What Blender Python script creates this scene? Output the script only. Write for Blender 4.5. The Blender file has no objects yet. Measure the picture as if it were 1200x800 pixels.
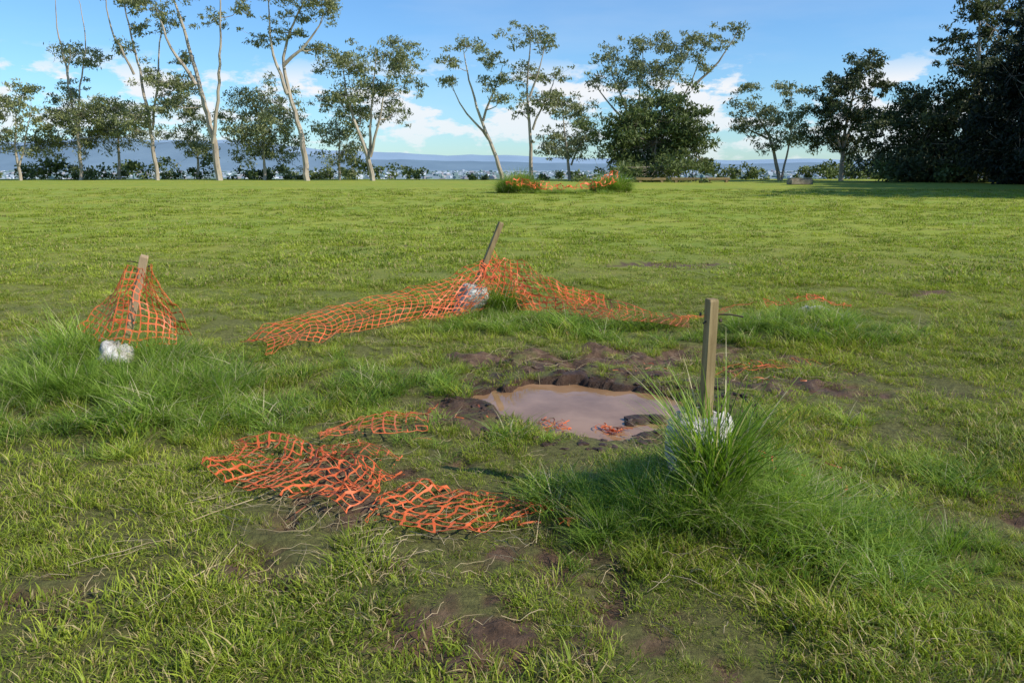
import bpy, math, random
import numpy as np
from mathutils import Vector
rng=np.random.default_rng(7); random.seed(7)
scene=bpy.context.scene
scene.view_settings.view_transform='Standard'; scene.view_settings.look='None'; scene.view_settings.exposure=0
COL=scene.collection

# ---------------------------------------------------------------- noise
TAB=np.random.default_rng(3).random((256,256))
def vn(x,y,s,seed=0):
    x=np.asarray(x,float)/s+seed*17.3+900; y=np.asarray(y,float)/s+seed*31.7+900
    ix=np.floor(x).astype(np.int64); iy=np.floor(y).astype(np.int64)
    fx=x-ix; fy=y-iy; fx=fx*fx*(3-2*fx); fy=fy*fy*(3-2*fy)
    a=TAB[ix&255,iy&255]; b=TAB[(ix+1)&255,iy&255]; c=TAB[ix&255,(iy+1)&255]; d=TAB[(ix+1)&255,(iy+1)&255]
    return (a*(1-fx)+b*fx)*(1-fy)+(c*(1-fx)+d*fx)*fy-.5
def fbm(x,y,s,seed=0,o=4):
    r=0;a=1
    for i in range(o): r=r+a*vn(x,y,s/2**i,seed+i*5); a*=.5
    return r
def ss(a,b,x):
    t=np.clip((x-a)/(b-a),0,1); return t*t*(3-2*t)

# ---------------------------------------------------------------- terrain functions (metres)
PUD=[(-.16,5.89),(0,6.22),(.345,6.28),(.73,6.10),(1.05,5.9),(1.27,5.68),(1.30,5.43),(1.10,5.17),(.78,5.0),(.49,4.92),(.25,5.04),(.06,5.27),(-.09,5.55)]
PC=(.6,5.58)
pa=np.array([math.atan2(y-PC[1],x-PC[0]) for x,y in PUD]); pr=np.array([math.hypot(x-PC[0],y-PC[1]) for x,y in PUD])
o=np.argsort(pa); pa=pa[o]; pr=pr[o]
pa=np.concatenate([pa-2*math.pi,pa,pa+2*math.pi]); pr=np.tile(pr,3)
def pudS(x,y):
    a=np.arctan2(y-PC[1],x-PC[0]); r=np.hypot(x-PC[0],y-PC[1])
    return r/np.interp(a,pa,pr)+.30*fbm(x,y,.28,9,4)
def ell(x,y,cx,cy,rx,ry): return np.exp(-(((x-cx)/rx)**2+((y-cy)/ry)**2))
MUDS=[(.75,5.75,1.15,.85,.9),(.3,6.75,1.0,.45,.68),(2.15,6.0,.9,.45,.76),(1.4,6.9,1.0,.4,.66),(-.9,3.05,.6,.28,.58),(0,2.65,.8,.28,.60),(-1.9,2.8,.35,.25,.42),
 (-.6,3.9,.8,.45,.55),(.3,3.2,.5,.3,.5),(2.7,13.8,.9,.5,.95),(2.45,3.65,.2,.2,.6),(-.3,5.1,.35,.3,.6),(1.3,4.75,.45,.3,.5),(-3,17,1,.6,.4),(5.2,10.5,1,.5,.4),(.8,2.3,.5,.3,.45)]
def mud(x,y):
    m=0
    for cx,cy,rx,ry,a in MUDS: m=np.maximum(m,a*ell(x,y,cx,cy,rx,ry))
    n=fbm(x,y,.30,2,4)+.9*fbm(x,y,.1,52,2)
    m=m+n*1.0*np.minimum(1,m*3)+.45*np.clip(fbm(x,y,.9,14,4)-.20,0,1)*ss(16,4,y)*1.6
    m=np.maximum(m,1.2*ss(1.18,1.0,pudS(x,y)))
    return np.clip(ss(.26,.74,m),0,1)
TUS=[(-3.15,6.1,.75,.14),(-2.5,5.6,.6,.06),(.95,3.72,.42,.15),(-.45,9.0,.45,.08),(2.9,7.9,.8,.13),(-4.2,5.3,.7,.06)]
def H(x,y):
    x=np.asarray(x,float);y=np.asarray(y,float)
    near=ss(40,12,y)
    z=.06*fbm(x,y,2.2,1,3)*near+.035*fbm(x,y,.45,4,3)*ss(14,8,y)
    for cx,cy,r,h in TUS: z=z+h*ell(x,y,cx,cy,r,r)
    m=mud(x,y)*ss(16,12,y)
    z=z-.015*m+m*(.08*fbm(x,y,.22,6,3)+.04*np.abs(fbm(x,y,.1,8,2)))
    s=pudS(x,y)
    flat=ss(1.5,1.05,s); z=z*(1-flat*.55)
    back=ss(5.2,6.0,y)
    edge=1.08+.12*(1-back)
    z=z-.085*ss(edge,.98,s)-.10*ss(1.0,.7,s)
    z=z-.018*ss(1.7,1.1,s)
    z=z-62*ss(106,420,y)
    z=z+.125*fbm(x,y,30,11,2)*ss(25,80,y)*ss(130,100,y)
    return z
def h1(x,y): return float(H(np.array([x]),np.array([y]))[0])

# ---------------------------------------------------------------- mesh helpers
def mesh_np(name,verts,faces,mat=None,attrs=None,smooth=False,coll=COL):
    me=bpy.data.meshes.new(name)
    me.from_pydata([tuple(v) for v in verts] if not isinstance(verts,np.ndarray) else verts.tolist(),[],faces if not isinstance(faces,np.ndarray) else faces.tolist())
    if attrs:
        for k,(typ,arr) in attrs.items():
            a=me.attributes.new(k,typ,'POINT')
            arr=np.asarray(arr,dtype=np.int32 if typ=='INT' else np.float32)
            a.data.foreach_set({'FLOAT':'value','INT':'value','FLOAT_VECTOR':'vector','FLOAT_COLOR':'color'}[typ],arr.ravel())
    if mat: me.materials.append(mat)
    if smooth: me.polygons.foreach_set('use_smooth',[True]*len(me.polygons))
    me.update()
    ob=bpy.data.objects.new(name,me)
    if coll: coll.objects.link(ob)
    return ob
class Acc:
    def __init__(s): s.v=[];s.f=[];s.mi=[]
    def tube(s,pts,rad,n=6,mi=0):
        pts=[Vector(p) for p in pts]; b=len(s.v)
        for i,p in enumerate(pts):
            d=(pts[min(i+1,len(pts)-1)]-pts[max(i-1,0)]).normalized()
            u=d.cross(Vector((.13,1,.21))).normalized(); w=d.cross(u)
            for k in range(n):
                a=2*math.pi*k/n; s.v.append(tuple(p+(u*math.cos(a)+w*math.sin(a))*rad[i]))
        for i in range(len(pts)-1):
            for k in range(n):
                s.f.append((b+i*n+k,b+i*n+(k+1)%n,b+(i+1)*n+(k+1)%n,b+(i+1)*n+k)); s.mi.append(mi)
        s.f.append(tuple(b+(len(pts)-1)*n+k for k in range(n))); s.mi.append(mi)

# ---------------------------------------------------------------- materials
def newmat(name):
    m=bpy.data.materials.new(name); m.use_nodes=True; nt=m.node_tree; nt.nodes.clear()
    return m,nt,nt.nodes,nt.links
def N(nt,t,**k):
    n=nt.nodes.new(t)
    for a,b in k.items(): setattr(n,a,b)
    return n
def ramp(nt,fac,stops):
    r=N(nt,'ShaderNodeValToRGB'); e=r.color_ramp.elements
    while len(e)<len(stops): e.new(.5)
    for i,(p,c) in enumerate(stops): e[i].position=p; e[i].color=(*c,1) if len(c)==3 else c
    nt.links.new(fac,r.inputs[0]); return r.outputs[0]
def noise(nt,vec,scale,detail=5,rough=.6):
    n=N(nt,'ShaderNodeTexNoise'); n.inputs['Scale'].default_value=scale; n.inputs['Detail'].default_value=detail; n.inputs['Roughness'].default_value=rough
    if vec is not None: nt.links.new(vec,n.inputs['Vector'])
    return n.outputs[0]
def mix(nt,f,a,b,mode='MIX'):
    m=N(nt,'ShaderNodeMix',data_type='RGBA',blend_type=mode)
    for s,v in ((0,f),(6,a),(7,b)):
        if isinstance(v,(int,float)): m.inputs[s].default_value=v
        elif isinstance(v,tuple): m.inputs[s].default_value=(*v,1)
        else: nt.links.new(v,m.inputs[s])
    return m.outputs[2]
def mth(nt,op,a,b=None,clamp=False):
    m=N(nt,'ShaderNodeMath',operation=op,use_clamp=clamp)
    for i,v in enumerate((a,b)):
        if v is None: continue
        if isinstance(v,(int,float)): m.inputs[i].default_value=v
        else: nt.links.new(v,m.inputs[i])
    return m.outputs[0]
def mrange(nt,val,a,b,c=0.,d=1.):
    r=N(nt,'ShaderNodeMapRange'); r.inputs[1].default_value=a; r.inputs[2].default_value=b; r.inputs[3].default_value=c; r.inputs[4].default_value=d; nt.links.new(val,r.inputs[0]); return r.outputs[0]

def ground_material():
    m,nt,nd,L=newmat('field_ground'); out=N(nt,'ShaderNodeOutputMaterial'); bs=N(nt,'ShaderNodeBsdfPrincipled')
    L.new(bs.outputs[0],out.inputs[0])
    geo=N(nt,'ShaderNodeNewGeometry'); pos=geo.outputs['Position']
    sep=N(nt,'ShaderNodeSeparateXYZ'); L.new(pos,sep.inputs[0]); Y=sep.outputs[1]
    at=N(nt,'ShaderNodeAttribute',attribute_name='mud'); wt=N(nt,'ShaderNodeAttribute',attribute_name='wet')
    n1=noise(nt,pos,.22,6,.65); n2=noise(nt,pos,2.2,6,.7); n3=noise(nt,pos,28,5,.75)
    soil=ramp(nt,noise(nt,pos,9,8,.7),[(.3,(.06,.034,.018)),(.52,(.16,.092,.052)),(.75,(.27,.175,.105))])
    soil=mix(nt,wt.outputs['Fac'],soil,mix(nt,1.0,soil,(.45,.40,.37),'MULTIPLY'))
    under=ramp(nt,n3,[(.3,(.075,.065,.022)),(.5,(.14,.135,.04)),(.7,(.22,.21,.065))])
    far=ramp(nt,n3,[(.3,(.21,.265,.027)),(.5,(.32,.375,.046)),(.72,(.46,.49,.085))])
    patch=ramp(nt,n1,[(.35,(.80,.92,.8)),(.55,(1.05,1,1)),(.7,(1.25,1.06,1.0))])
    far=mix(nt,1.0,far,patch,'MULTIPLY')
    sp=ramp(nt,n2,[(.3,(.62,.72,.6)),(.6,(1.08,1.05,1.05))]); far=mix(nt,1.0,far,sp,'MULTIPLY')
    br=ramp(nt,noise(nt,pos,.9,8,.75),[(.52,(0,0,0)),(.68,(1,1,1))])
    far=mix(nt,mth(nt,'MULTIPLY',br,.55),far,(.35,.28,.11))
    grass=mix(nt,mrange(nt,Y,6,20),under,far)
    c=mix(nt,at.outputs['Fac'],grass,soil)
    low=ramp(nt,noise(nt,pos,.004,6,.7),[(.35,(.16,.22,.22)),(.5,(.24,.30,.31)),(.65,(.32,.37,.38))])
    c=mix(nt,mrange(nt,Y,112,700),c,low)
    c=mix(nt,mrange(nt,Y,3500,14000),c,(.36,.45,.52))  # distance haze mixed into the base colour of the far plain
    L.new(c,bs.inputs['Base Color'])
    L.new(mth(nt,'SUBTRACT',mrange(nt,at.outputs['Fac'],0,1,.95,.65),mth(nt,'MULTIPLY',wt.outputs['Fac'],.3)),bs.inputs['Roughness'])
    bs.inputs['Specular IOR Level'].default_value=.25
    b=N(nt,'ShaderNodeBump'); b.inputs['Strength'].default_value=.9; b.inputs['Distance'].default_value=.035
    L.new(noise(nt,pos,22,8,.75),b.inputs['Height']); L.new(b.outputs[0],bs.inputs['Normal'])
    return m
def blade_material(name,dark,mid,light,dry,dryamt=.14,trans=.35):
    m,nt,nd,L=newmat(name); out=N(nt,'ShaderNodeOutputMaterial')
    at=N(nt,'ShaderNodeAttribute',attribute_name='bl'); sep=N(nt,'ShaderNodeSeparateColor'); L.new(at.outputs['Color'],sep.inputs[0])
    geo=N(nt,'ShaderNodeNewGeometry'); pos=geo.outputs['Position']; oi=N(nt,'ShaderNodeObjectInfo')
    v=mth(nt,'ADD',mth(nt,'MULTIPLY',sep.outputs[0],.36),mth(nt,'MULTIPLY',oi.outputs['Random'],.28))
    v=mth(nt,'ADD',v,mth(nt,'MULTIPLY',mrange(nt,noise(nt,pos,.8,5,.65),.3,.7),.36))
    c=ramp(nt,v,[(.15,dark),(.5,mid),(.9,light)])
    d=mth(nt,'GREATER_THAN',sep.outputs[2],mth(nt,'SUBTRACT',1.0+.25-dryamt,mth(nt,'MULTIPLY',noise(nt,pos,1.3,3,.6),.5)))
    c=mix(nt,d,c,dry)
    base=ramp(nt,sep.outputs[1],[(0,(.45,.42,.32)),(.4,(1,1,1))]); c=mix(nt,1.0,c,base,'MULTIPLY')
    bs=N(nt,'ShaderNodeBsdfPrincipled'); L.new(c,bs.inputs['Base Color']); bs.inputs['Roughness'].default_value=.5; bs.inputs['Specular IOR Level'].default_value=.3
    tr=N(nt,'ShaderNodeBsdfTranslucent'); c2=mix(nt,1.0,c,(1.15,1.2,.6),'MULTIPLY'); L.new(c2,tr.inputs[0])
    ms=N(nt,'ShaderNodeMixShader'); ms.inputs[0].default_value=trans; L.new(bs.outputs[0],ms.inputs[1]); L.new(tr.outputs[0],ms.inputs[2]); L.new(ms.outputs[0],out.inputs[0])
    return m
def plain(name,stops,scale,rough=.8,bump=.3,bscale=None,dist=.01,spec=.3):
    m,nt,nd,L=newmat(name); out=N(nt,'ShaderNodeOutputMaterial'); bs=N(nt,'ShaderNodeBsdfPrincipled'); L.new(bs.outputs[0],out.inputs[0])
    tc=N(nt,'ShaderNodeTexCoord'); mp=N(nt,'ShaderNodeMapping'); L.new(tc.outputs['Object'],mp.inputs[0])
    if isinstance(scale,tuple): mp.inputs['Scale'].default_value=scale; sc=1
    else: sc=scale
    n=noise(nt,mp.outputs[0],sc,7,.7); L.new(ramp(nt,n,stops),bs.inputs['Base Color'])
    bs.inputs['Roughness'].default_value=rough; bs.inputs['Specular IOR Level'].default_value=spec
    b=N(nt,'ShaderNodeBump'); b.inputs['Strength'].default_value=bump; b.inputs['Distance'].default_value=dist
    L.new(noise(nt,mp.outputs[0],bscale or sc*3,6,.7),b.inputs['Height']); L.new(b.outputs[0],bs.inputs['Normal'])
    return m
M_ground=ground_material()
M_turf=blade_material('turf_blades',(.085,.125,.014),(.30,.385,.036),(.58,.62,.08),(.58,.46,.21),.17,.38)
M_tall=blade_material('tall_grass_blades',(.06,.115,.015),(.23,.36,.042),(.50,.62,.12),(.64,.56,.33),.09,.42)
def orange(name,dirt_shade):
    m,nt,nd,L=newmat(name); out=N(nt,'ShaderNodeOutputMaterial')
    pos=N(nt,'ShaderNodeNewGeometry').outputs['Position']
    bs=N(nt,'ShaderNodeBsdfPrincipled')
    c=ramp(nt,noise(nt,pos,14,5,.7),[(.3,(.74,.13,.032)),(.6,(.90,.21,.06)),(.8,(.93,.33,.15))])
    d=ramp(nt,noise(nt,pos,3.2,6,.75),[(.62-dirt_shade*.3,(0,0,0)),(.78-dirt_shade*.3,(1,1,1))])
    c=mix(nt,mth(nt,'MULTIPLY',d,.75),c,(.28,.14,.07)); L.new(c,bs.inputs['Base Color']); bs.inputs['Roughness'].default_value=.5
    tr=N(nt,'ShaderNodeBsdfTranslucent'); L.new(c,tr.inputs[0]); ms=N(nt,'ShaderNodeMixShader'); ms.inputs[0].default_value=.25
    L.new(bs.outputs[0],ms.inputs[1]); L.new(tr.outputs[0],ms.inputs[2]); L.new(ms.outputs[0],out.inputs[0]); return m
M_or=orange('orange_plastic',.18); M_ord=orange('orange_plastic_mud_shade',.62)  # second one: mud, and the painted shade of the back net's right part
M_wood=plain('weathered_timber',[(.3,(.17,.115,.045)),(.55,(.33,.24,.11)),(.75,(.46,.35,.18))],(22,22,2.2),.75,.5,None,.004)
M_wood2=plain('pale_timber',[(.3,(.34,.23,.13)),(.6,(.50,.36,.21)),(.8,(.6,.46,.31))],(22,22,2.2),.75,.5,None,.004)
M_conc=plain('pale_concrete',[(.3,(.22,.17,.11)),(.43,(.48,.43,.36)),(.6,(.70,.67,.62)),(.8,(.82,.80,.77))],9,.85,.9,22,.03)
M_metal=plain('rusty_steel',[(.3,(.05,.035,.03)),(.7,(.14,.09,.06))],40,.6,.3)
M_bark=plain('pale_bark',[(.3,(.17,.135,.10)),(.5,(.42,.35,.27)),(.75,(.62,.54,.44))],(1.2,1.2,.35),.85,.4,2,.05)
M_straw=plain('dry_stalks',[(.3,(.28,.20,.10)),(.7,(.56,.45,.27))],3,.8,.2)
def leafmat(name,a,b,c):
    m,nt,nd,L=newmat(name); out=N(nt,'ShaderNodeOutputMaterial')
    geo=N(nt,'ShaderNodeNewGeometry'); pos=geo.outputs['Position']
    v=mth(nt,'ADD',mth(nt,'MULTIPLY',geo.outputs['Random Per Island'],.45),mth(nt,'MULTIPLY',noise(nt,pos,.35,4,.6),.6))
    col=ramp(nt,v,[(.2,a),(.5,b),(.85,c)])
    bs=N(nt,'ShaderNodeBsdfPrincipled'); L.new(col,bs.inputs['Base Color']); bs.inputs['Roughness'].default_value=.6
    tr=N(nt,'ShaderNodeBsdfTranslucent'); L.new(col,tr.inputs[0]); ms=N(nt,'ShaderNodeMixShader'); ms.inputs[0].default_value=.3
    L.new(bs.outputs[0],ms.inputs[1]); L.new(tr.outputs[0],ms.inputs[2]); L.new(ms.outputs[0],out.inputs[0]); return m
M_leaf=leafmat('gum_leaves',(.10,.118,.05),(.22,.245,.095),(.38,.39,.18))
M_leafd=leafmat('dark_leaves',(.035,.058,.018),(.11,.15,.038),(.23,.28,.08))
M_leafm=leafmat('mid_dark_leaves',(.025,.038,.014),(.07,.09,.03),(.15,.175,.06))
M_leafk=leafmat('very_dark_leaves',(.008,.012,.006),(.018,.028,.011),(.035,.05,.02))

# ---------------------------------------------------------------- ground sheet
def graded(lo,a,b,hi,step,g):
    mid=list(np.arange(a,b,step)); up=[b]; s=step
    while up[-1]<hi: s*=g; up.append(up[-1]+s)
    dn=[a]; s=step
    while dn[-1]>lo: s*=g; dn.append(dn[-1]-s)
    return np.array(dn[:0:-1]+mid+up)
xs=graded(-22000,-4.6,4.4,22000,.03,1.12); ys=graded(-30,2.0,10.0,26000,.03,1.045)
X,Yg=np.meshgrid(xs,ys); Z=H(X,Yg); MU=mud(X,Yg)*(Yg<60)
WET=ss(1.8,1.05,pudS(X,Yg))*.95+.5*ell(X,Yg,1.9,6.1,.9,.5)
V=np.stack([X.ravel(),Yg.ravel(),Z.ravel()],1); nx=len(xs); ny=len(ys)
I=(np.arange(ny-1)[:,None]*nx+np.arange(nx-1)[None,:]).ravel()
F=np.stack([I,I+1,I+1+nx,I+nx],1)
ground=mesh_np('field_ground',V,F,M_ground,{'mud':('FLOAT',MU.ravel()),'wet':('FLOAT',np.clip(WET,0,1).ravel())},True)

# ---------------------------------------------------------------- puddle
WL=-.066
m,nt,nd,L=newmat('muddy_water'); out=N(nt,'ShaderNodeOutputMaterial'); bs=N(nt,'ShaderNodeBsdfPrincipled'); L.new(bs.outputs[0],out.inputs[0])
pos=N(nt,'ShaderNodeNewGeometry').outputs['Position']
L.new(ramp(nt,noise(nt,pos,2.2,6,.6),[(.35,(.25,.135,.06)),(.65,(.41,.24,.13))]),bs.inputs['Base Color']); bs.inputs['Roughness'].default_value=.015; bs.inputs['IOR'].default_value=1.36
b=N(nt,'ShaderNodeBump'); b.inputs['Strength'].default_value=.05; b.inputs['Distance'].default_value=.01; L.new(noise(nt,pos,5,2,.4),b.inputs['Height']); L.new(b.outputs[0],bs.inputs['Normal'])
pv=[(PC[0],PC[1],WL)]; k=48
for i in range(k):
    a=2*math.pi*i/k; r=float(np.interp(a if a<math.pi else a-2*math.pi,pa,pr))*1.2
    pv.append((PC[0]+r*math.cos(a),PC[1]+r*math.sin(a),WL))
mesh_np('muddy_puddle',pv,[(0,1+i,1+(i+1)%k) for i in range(k)],m)

# ---------------------------------------------------------------- grass prototypes
def blades(name,n,R,h,w,bend,droop,mat,coll,K=3,flat=0.,seed=0,hs=.45):
    r=np.random.default_rng(seed)
    rr=R*np.sqrt(r.random(n)); a=r.random(n)*2*np.pi; bx=rr*np.cos(a); by=rr*np.sin(a)
    Lh=h*(1-hs+2*hs*r.random(n)); az=r.random(n)*2*np.pi+0*a
    out=r.random(n)<.5; az=np.where(out,a+r.normal(0,.6,n),az)
    bd=bend*(.4+1.2*r.random(n)); dp=droop*(.4+1.2*r.random(n)); dx=np.cos(az);dy=np.sin(az)
    W=w*(.6+.8*r.random(n)); fa=az+np.pi/2+r.normal(0,.5,n); sx=np.cos(fa);sy=np.sin(fa)
    v=np.zeros((n,K+1,2,3)); c=np.zeros((n,K+1,2,4)); c[...,3]=1
    rnd=r.random(n); dry=r.random(n)
    for j in range(K+1):
        t=j/K; hor=Lh*(bd*t**1.5+flat*t); ver=Lh*(t*(1-flat*.8)-dp*t**2.2); wd=W*(1-t**1.6)*.5+.0003
        for s_,sg in ((0,-1),(1,1)):
            v[:,j,s_,0]=bx+dx*hor+sg*sx*wd; v[:,j,s_,1]=by+dy*hor+sg*sy*wd; v[:,j,s_,2]=np.maximum(ver,.004 if j else -.02)-(.01 if j==0 else 0)
        c[:,j,:,0]=rnd[:,None]; c[:,j,:,1]=t; c[:,j,:,2]=dry[:,None]
    base=(np.arange(n)*(K+1)*2)[:,None]+(np.arange(K)*2)[None,:]; base=base.ravel()
    f=np.stack([base,base+1,base+3,base+2],1)
    return mesh_np(name,v.reshape(-1,3),f,mat,{'bl':('FLOAT_COLOR',c.reshape(-1,4))},False,coll)
gc=bpy.data.collections.new('turf_source'); tc_=bpy.data.collections.new('tall_source')
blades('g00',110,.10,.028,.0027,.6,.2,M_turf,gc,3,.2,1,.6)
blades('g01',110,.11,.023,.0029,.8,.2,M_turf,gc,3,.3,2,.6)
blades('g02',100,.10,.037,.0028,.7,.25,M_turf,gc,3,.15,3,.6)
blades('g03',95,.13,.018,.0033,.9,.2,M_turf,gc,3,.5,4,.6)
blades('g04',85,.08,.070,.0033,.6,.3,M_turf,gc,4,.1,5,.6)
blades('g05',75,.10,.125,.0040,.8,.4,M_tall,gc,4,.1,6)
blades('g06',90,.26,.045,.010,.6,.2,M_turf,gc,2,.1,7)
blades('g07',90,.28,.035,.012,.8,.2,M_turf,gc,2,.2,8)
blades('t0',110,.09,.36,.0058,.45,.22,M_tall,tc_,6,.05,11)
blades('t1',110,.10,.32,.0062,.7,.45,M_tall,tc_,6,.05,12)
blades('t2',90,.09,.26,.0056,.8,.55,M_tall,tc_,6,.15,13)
def scatter(name,pts,idx,sc,coll,tilt=.12):
    n=len(pts); rot=np.zeros((n,3)); rot[:,0]=rng.normal(0,tilt,n); rot[:,1]=rng.normal(0,tilt,n); rot[:,2]=rng.random(n)*6.283
    ob=mesh_np(name,np.asarray(pts,float),[],None,{'rotv':('FLOAT_VECTOR',rot),'sc':('FLOAT',sc),'idx':('INT',idx)})
    g=bpy.data.node_groups.new(name,'GeometryNodeTree'); g.interface.new_socket('Geometry',in_out='INPUT',socket_type='NodeSocketGeometry'); g.interface.new_socket('Geometry',in_out='OUTPUT',socket_type='NodeSocketGeometry')
    gi=g.nodes.new('NodeGroupInput'); go=g.nodes.new('NodeGroupOutput'); ip=g.nodes.new('GeometryNodeInstanceOnPoints'); ci=g.nodes.new('GeometryNodeCollectionInfo')
    ci.inputs[0].default_value=coll; ci.inputs[1].default_value=True; ci.inputs[2].default_value=True
    def na(t,nm):
        a=g.nodes.new('GeometryNodeInputNamedAttribute'); a.data_type=t; a.inputs[0].default_value=nm; return a.outputs[0]
    e=g.nodes.new('FunctionNodeEulerToRotation')
    g.links.new(gi.outputs[0],ip.inputs['Points']); g.links.new(ci.outputs[0],ip.inputs['Instance']); ip.inputs['Pick Instance'].default_value=True
    g.links.new(na('INT','idx'),ip.inputs['Instance Index']); g.links.new(na('FLOAT_VECTOR','rotv'),e.inputs[0]); g.links.new(e.outputs[0],ip.inputs['Rotation']); g.links.new(na('FLOAT','sc'),ip.inputs['Scale'])
    g.links.new(ip.outputs[0],go.inputs[0])
    md=ob.modifiers.new('instances','NODES'); md.node_group=g
    return ob
LONG=[(-3.1,6.0,1.4,.9,1.1),(-2.4,5.1,1.4,.7,1),(-4.2,5.2,1.0,.8,1),(-1.2,6.2,1.5,.8,.8),(.1,8.1,1.5,.6,1),(1.2,7.5,.9,.4,.7),(2.9,7.7,1.1,.6,1.1),(3.9,8.2,1.0,.5,.7),(.95,3.7,.8,.6,1.2),(1.5,3.3,.8,.55,1),(.5,3.4,.5,.35,.9),(2.2,4.3,.9,.7,.55),(-.4,4.7,.7,.35,.55),(1.6,5.0,.5,.3,.6),(.2,4.6,.6,.2,.6),(-1.2,7.1,1.0,.4,.6),(-.5,6.0,.35,.5,.8),(.6,7.1,1.0,.3,.75),(1.9,6.7,.6,.25,.6)]
def longm(x,y):
    m=0
    for cx,cy,rx,ry,a in LONG: m=np.maximum(m,a*ell(x,y,cx,cy,rx,ry))
    return m+.6*fbm(x,y,.5,21,3)*(m>.1)
P=[];IDX=[];SC=[]
def band(y0,y1,dens,fn):
    w=lambda y:.70*y+1.2
    wm=w(y1); n=int((y1-y0)*2*wm*dens)
    y=y0+(y1-y0)*rng.random(n); x=(rng.random(n)*2-1)*wm
    k=np.abs(x)<w(y); x=x[k];y=y[k]
    md=mud(x,y); k=(rng.random(len(x))>md*np.where(y<4.7,.76,.84))&(pudS(x,y)>1.06); x=x[k];y=y[k]
    k=rng.random(len(x))<.84+1.4*fbm(x,y,.4,33,3); x=x[k]; y=y[k]
    fn(x,y)
def near(x,y):
    n=len(x); lm=longm(x,y); r=rng.random(n)
    idx=rng.integers(0,4,n); idx=np.where(rng.random(n)<lm*.95-.1,4+(rng.random(n)<np.clip(lm-.25,0,1)),idx)
    idx=np.where((r<.04)&(idx<4),4,idx)
    sc=(.65+.7*rng.random(n))*(1+.8*fbm(x,y,.6,40,3))*np.clip(.85+.03*y,1,1.4)*(1-.35*mud(x,y))*(1-.25*ell(x,y,-.8,4.0,.9,.5))
    P.append(np.stack([x,y,H(x,y)-.003],1)); IDX.append(idx); SC.append(sc)
def farf(x,y):
    n=len(x); idx=6+rng.integers(0,2,n); sc=(.8+.5*rng.random(n))*np.clip(.7+.02*y,.9,1.5)*(1+.5*fbm(x,y,2.5,44,3))
    P.append(np.stack([x,y,H(x,y)-.004],1)); IDX.append(idx); SC.append(sc)
band(1.9,4.5,205,near); band(4.5,7.5,145,near); band(7.5,12,75,near); band(11,20,15,farf); band(20,34,5,farf); band(34,58,1.6,farf)
scatter('grass',np.concatenate(P),np.concatenate(IDX),np.concatenate(SC),gc)

def tussock(cx,cy,rx,ry,n,s=1.,pick=None,rim=.55):
    a=rng.random(n)*6.283; r=np.sqrt(rng.random(n)); x=cx+rx*r*np.cos(a); y=cy+ry*r*np.sin(a)
    sc=s*(1-(1-rim)*r)*(.75+.5*rng.random(n)); idx=rng.integers(0,3,n) if pick is None else np.full(n,pick)
    return np.stack([x,y,H(x,y)-.01],1),idx,sc
def tuss_obj(parts,tilt=.15):
    p=[tussock(*q) for q in parts]
    scatter('tall_grass_tussock',np.concatenate([a[0] for a in p]),np.concatenate([a[1] for a in p]),np.concatenate([a[2] for a in p]),tc_,tilt)
tuss_obj([(-3.45,6.15,.38,.3,46,1.25),(-2.70,6.05,.25,.25,24,1.0),(-3.0,5.55,.9,.35,90,.8),(-3.05,5.78,.3,.06,10,.62),(-3.9,5.35,.9,.5,80,.8),(-2.3,5.5,.6,.4,50,.75),(-1.9,5.0,.7,.4,40,.5)])
tuss_obj([(.95,3.42,.32,.12,30,.80),(.68,3.5,.40,.2,48,.62),(1.3,3.45,.4,.25,42,.62),(.5,3.72,.25,.2,26,.6),(.955,3.60,.03,.03,7,1.30,0,.9),(1.7,3.3,.45,.3,34,.45),(.95,4.05,.35,.12,14,.6),(1.28,3.8,.08,.08,6,.75)])
tuss_obj([(-.25,9.05,.35,.25,26,1.1),(-.1,8.9,.2,.1,12,1.2),(.3,8.5,.7,.2,35,.55),(-.3,8.55,.3,.1,10,.6)])
tuss_obj([(2.5,7.85,.5,.3,45,.7),(3.2,8.0,.5,.3,40,.6),(2.0,7.6,.4,.2,20,.4)])
tuss_obj([(.4,51.0,1.2,.8,110,3.8),(6.4,52.6,1.2,.8,110,3.8),(3.4,49.6,3.2,.5,90,1.2)])

# ---------------------------------------------------------------- timber stakes
def stake(base,tip,w,mat,rot,nails):
    a=Acc(); b=Vector(base); t=Vector(tip); d=(t-b).normalized()
    u=Vector((math.cos(rot),math.sin(rot),0)); u=(u-d*u.dot(d)).normalized(); v=d.cross(u); h=w/2
    ln=(t-b).length; rings=[(0,1),(ln*.3,1),(ln*.6,1.0),(ln-.012,1),(ln-.004,.93),(ln,.86)]
    for l,s in rings:
        for sx,sy in ((-1,-.9),(-.9,-1),(.9,-1),(1,-.9),(1,.9),(.9,1),(-.9,1),(-1,.9)):
            a.v.append(tuple(b+d*l+u*(h*s*sx)+v*(h*s*sy)+Vector((random.uniform(-1,1),random.uniform(-1,1),0))*.0012))
    for i in range(len(rings)-1):
        for k in range(8): a.f.append((i*8+k,i*8+(k+1)%8,i*8+8+(k+1)%8,i*8+8+k)); a.mi.append(0)
    a.f.append(tuple(range(len(a.v)-8,len(a.v)))); a.mi.append(0)
    for f,dirv,l in nails:
        p=b+d*(ln*f); dv=Vector(dirv).normalized(); a.tube([p,p+dv*l*.6,p+dv*l+Vector((0,0,-.012))],[.004,.004,.004],6,1)
        a.tube([p-dv*.055,p-dv*.045],[.009,.009],8,1)
    ob=mesh_np('timber_stake',a.v,a.f,mat); ob.data.materials.append(M_metal); ob.data.polygons.foreach_set('material_index',a.mi); return ob
stake((.955,3.80,-.05),(.957,3.80,1.03),.050,M_wood,.3,[(.93,(1,-.3,.05),.15),(.90,(-1,-.2,0),.04)])
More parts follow.
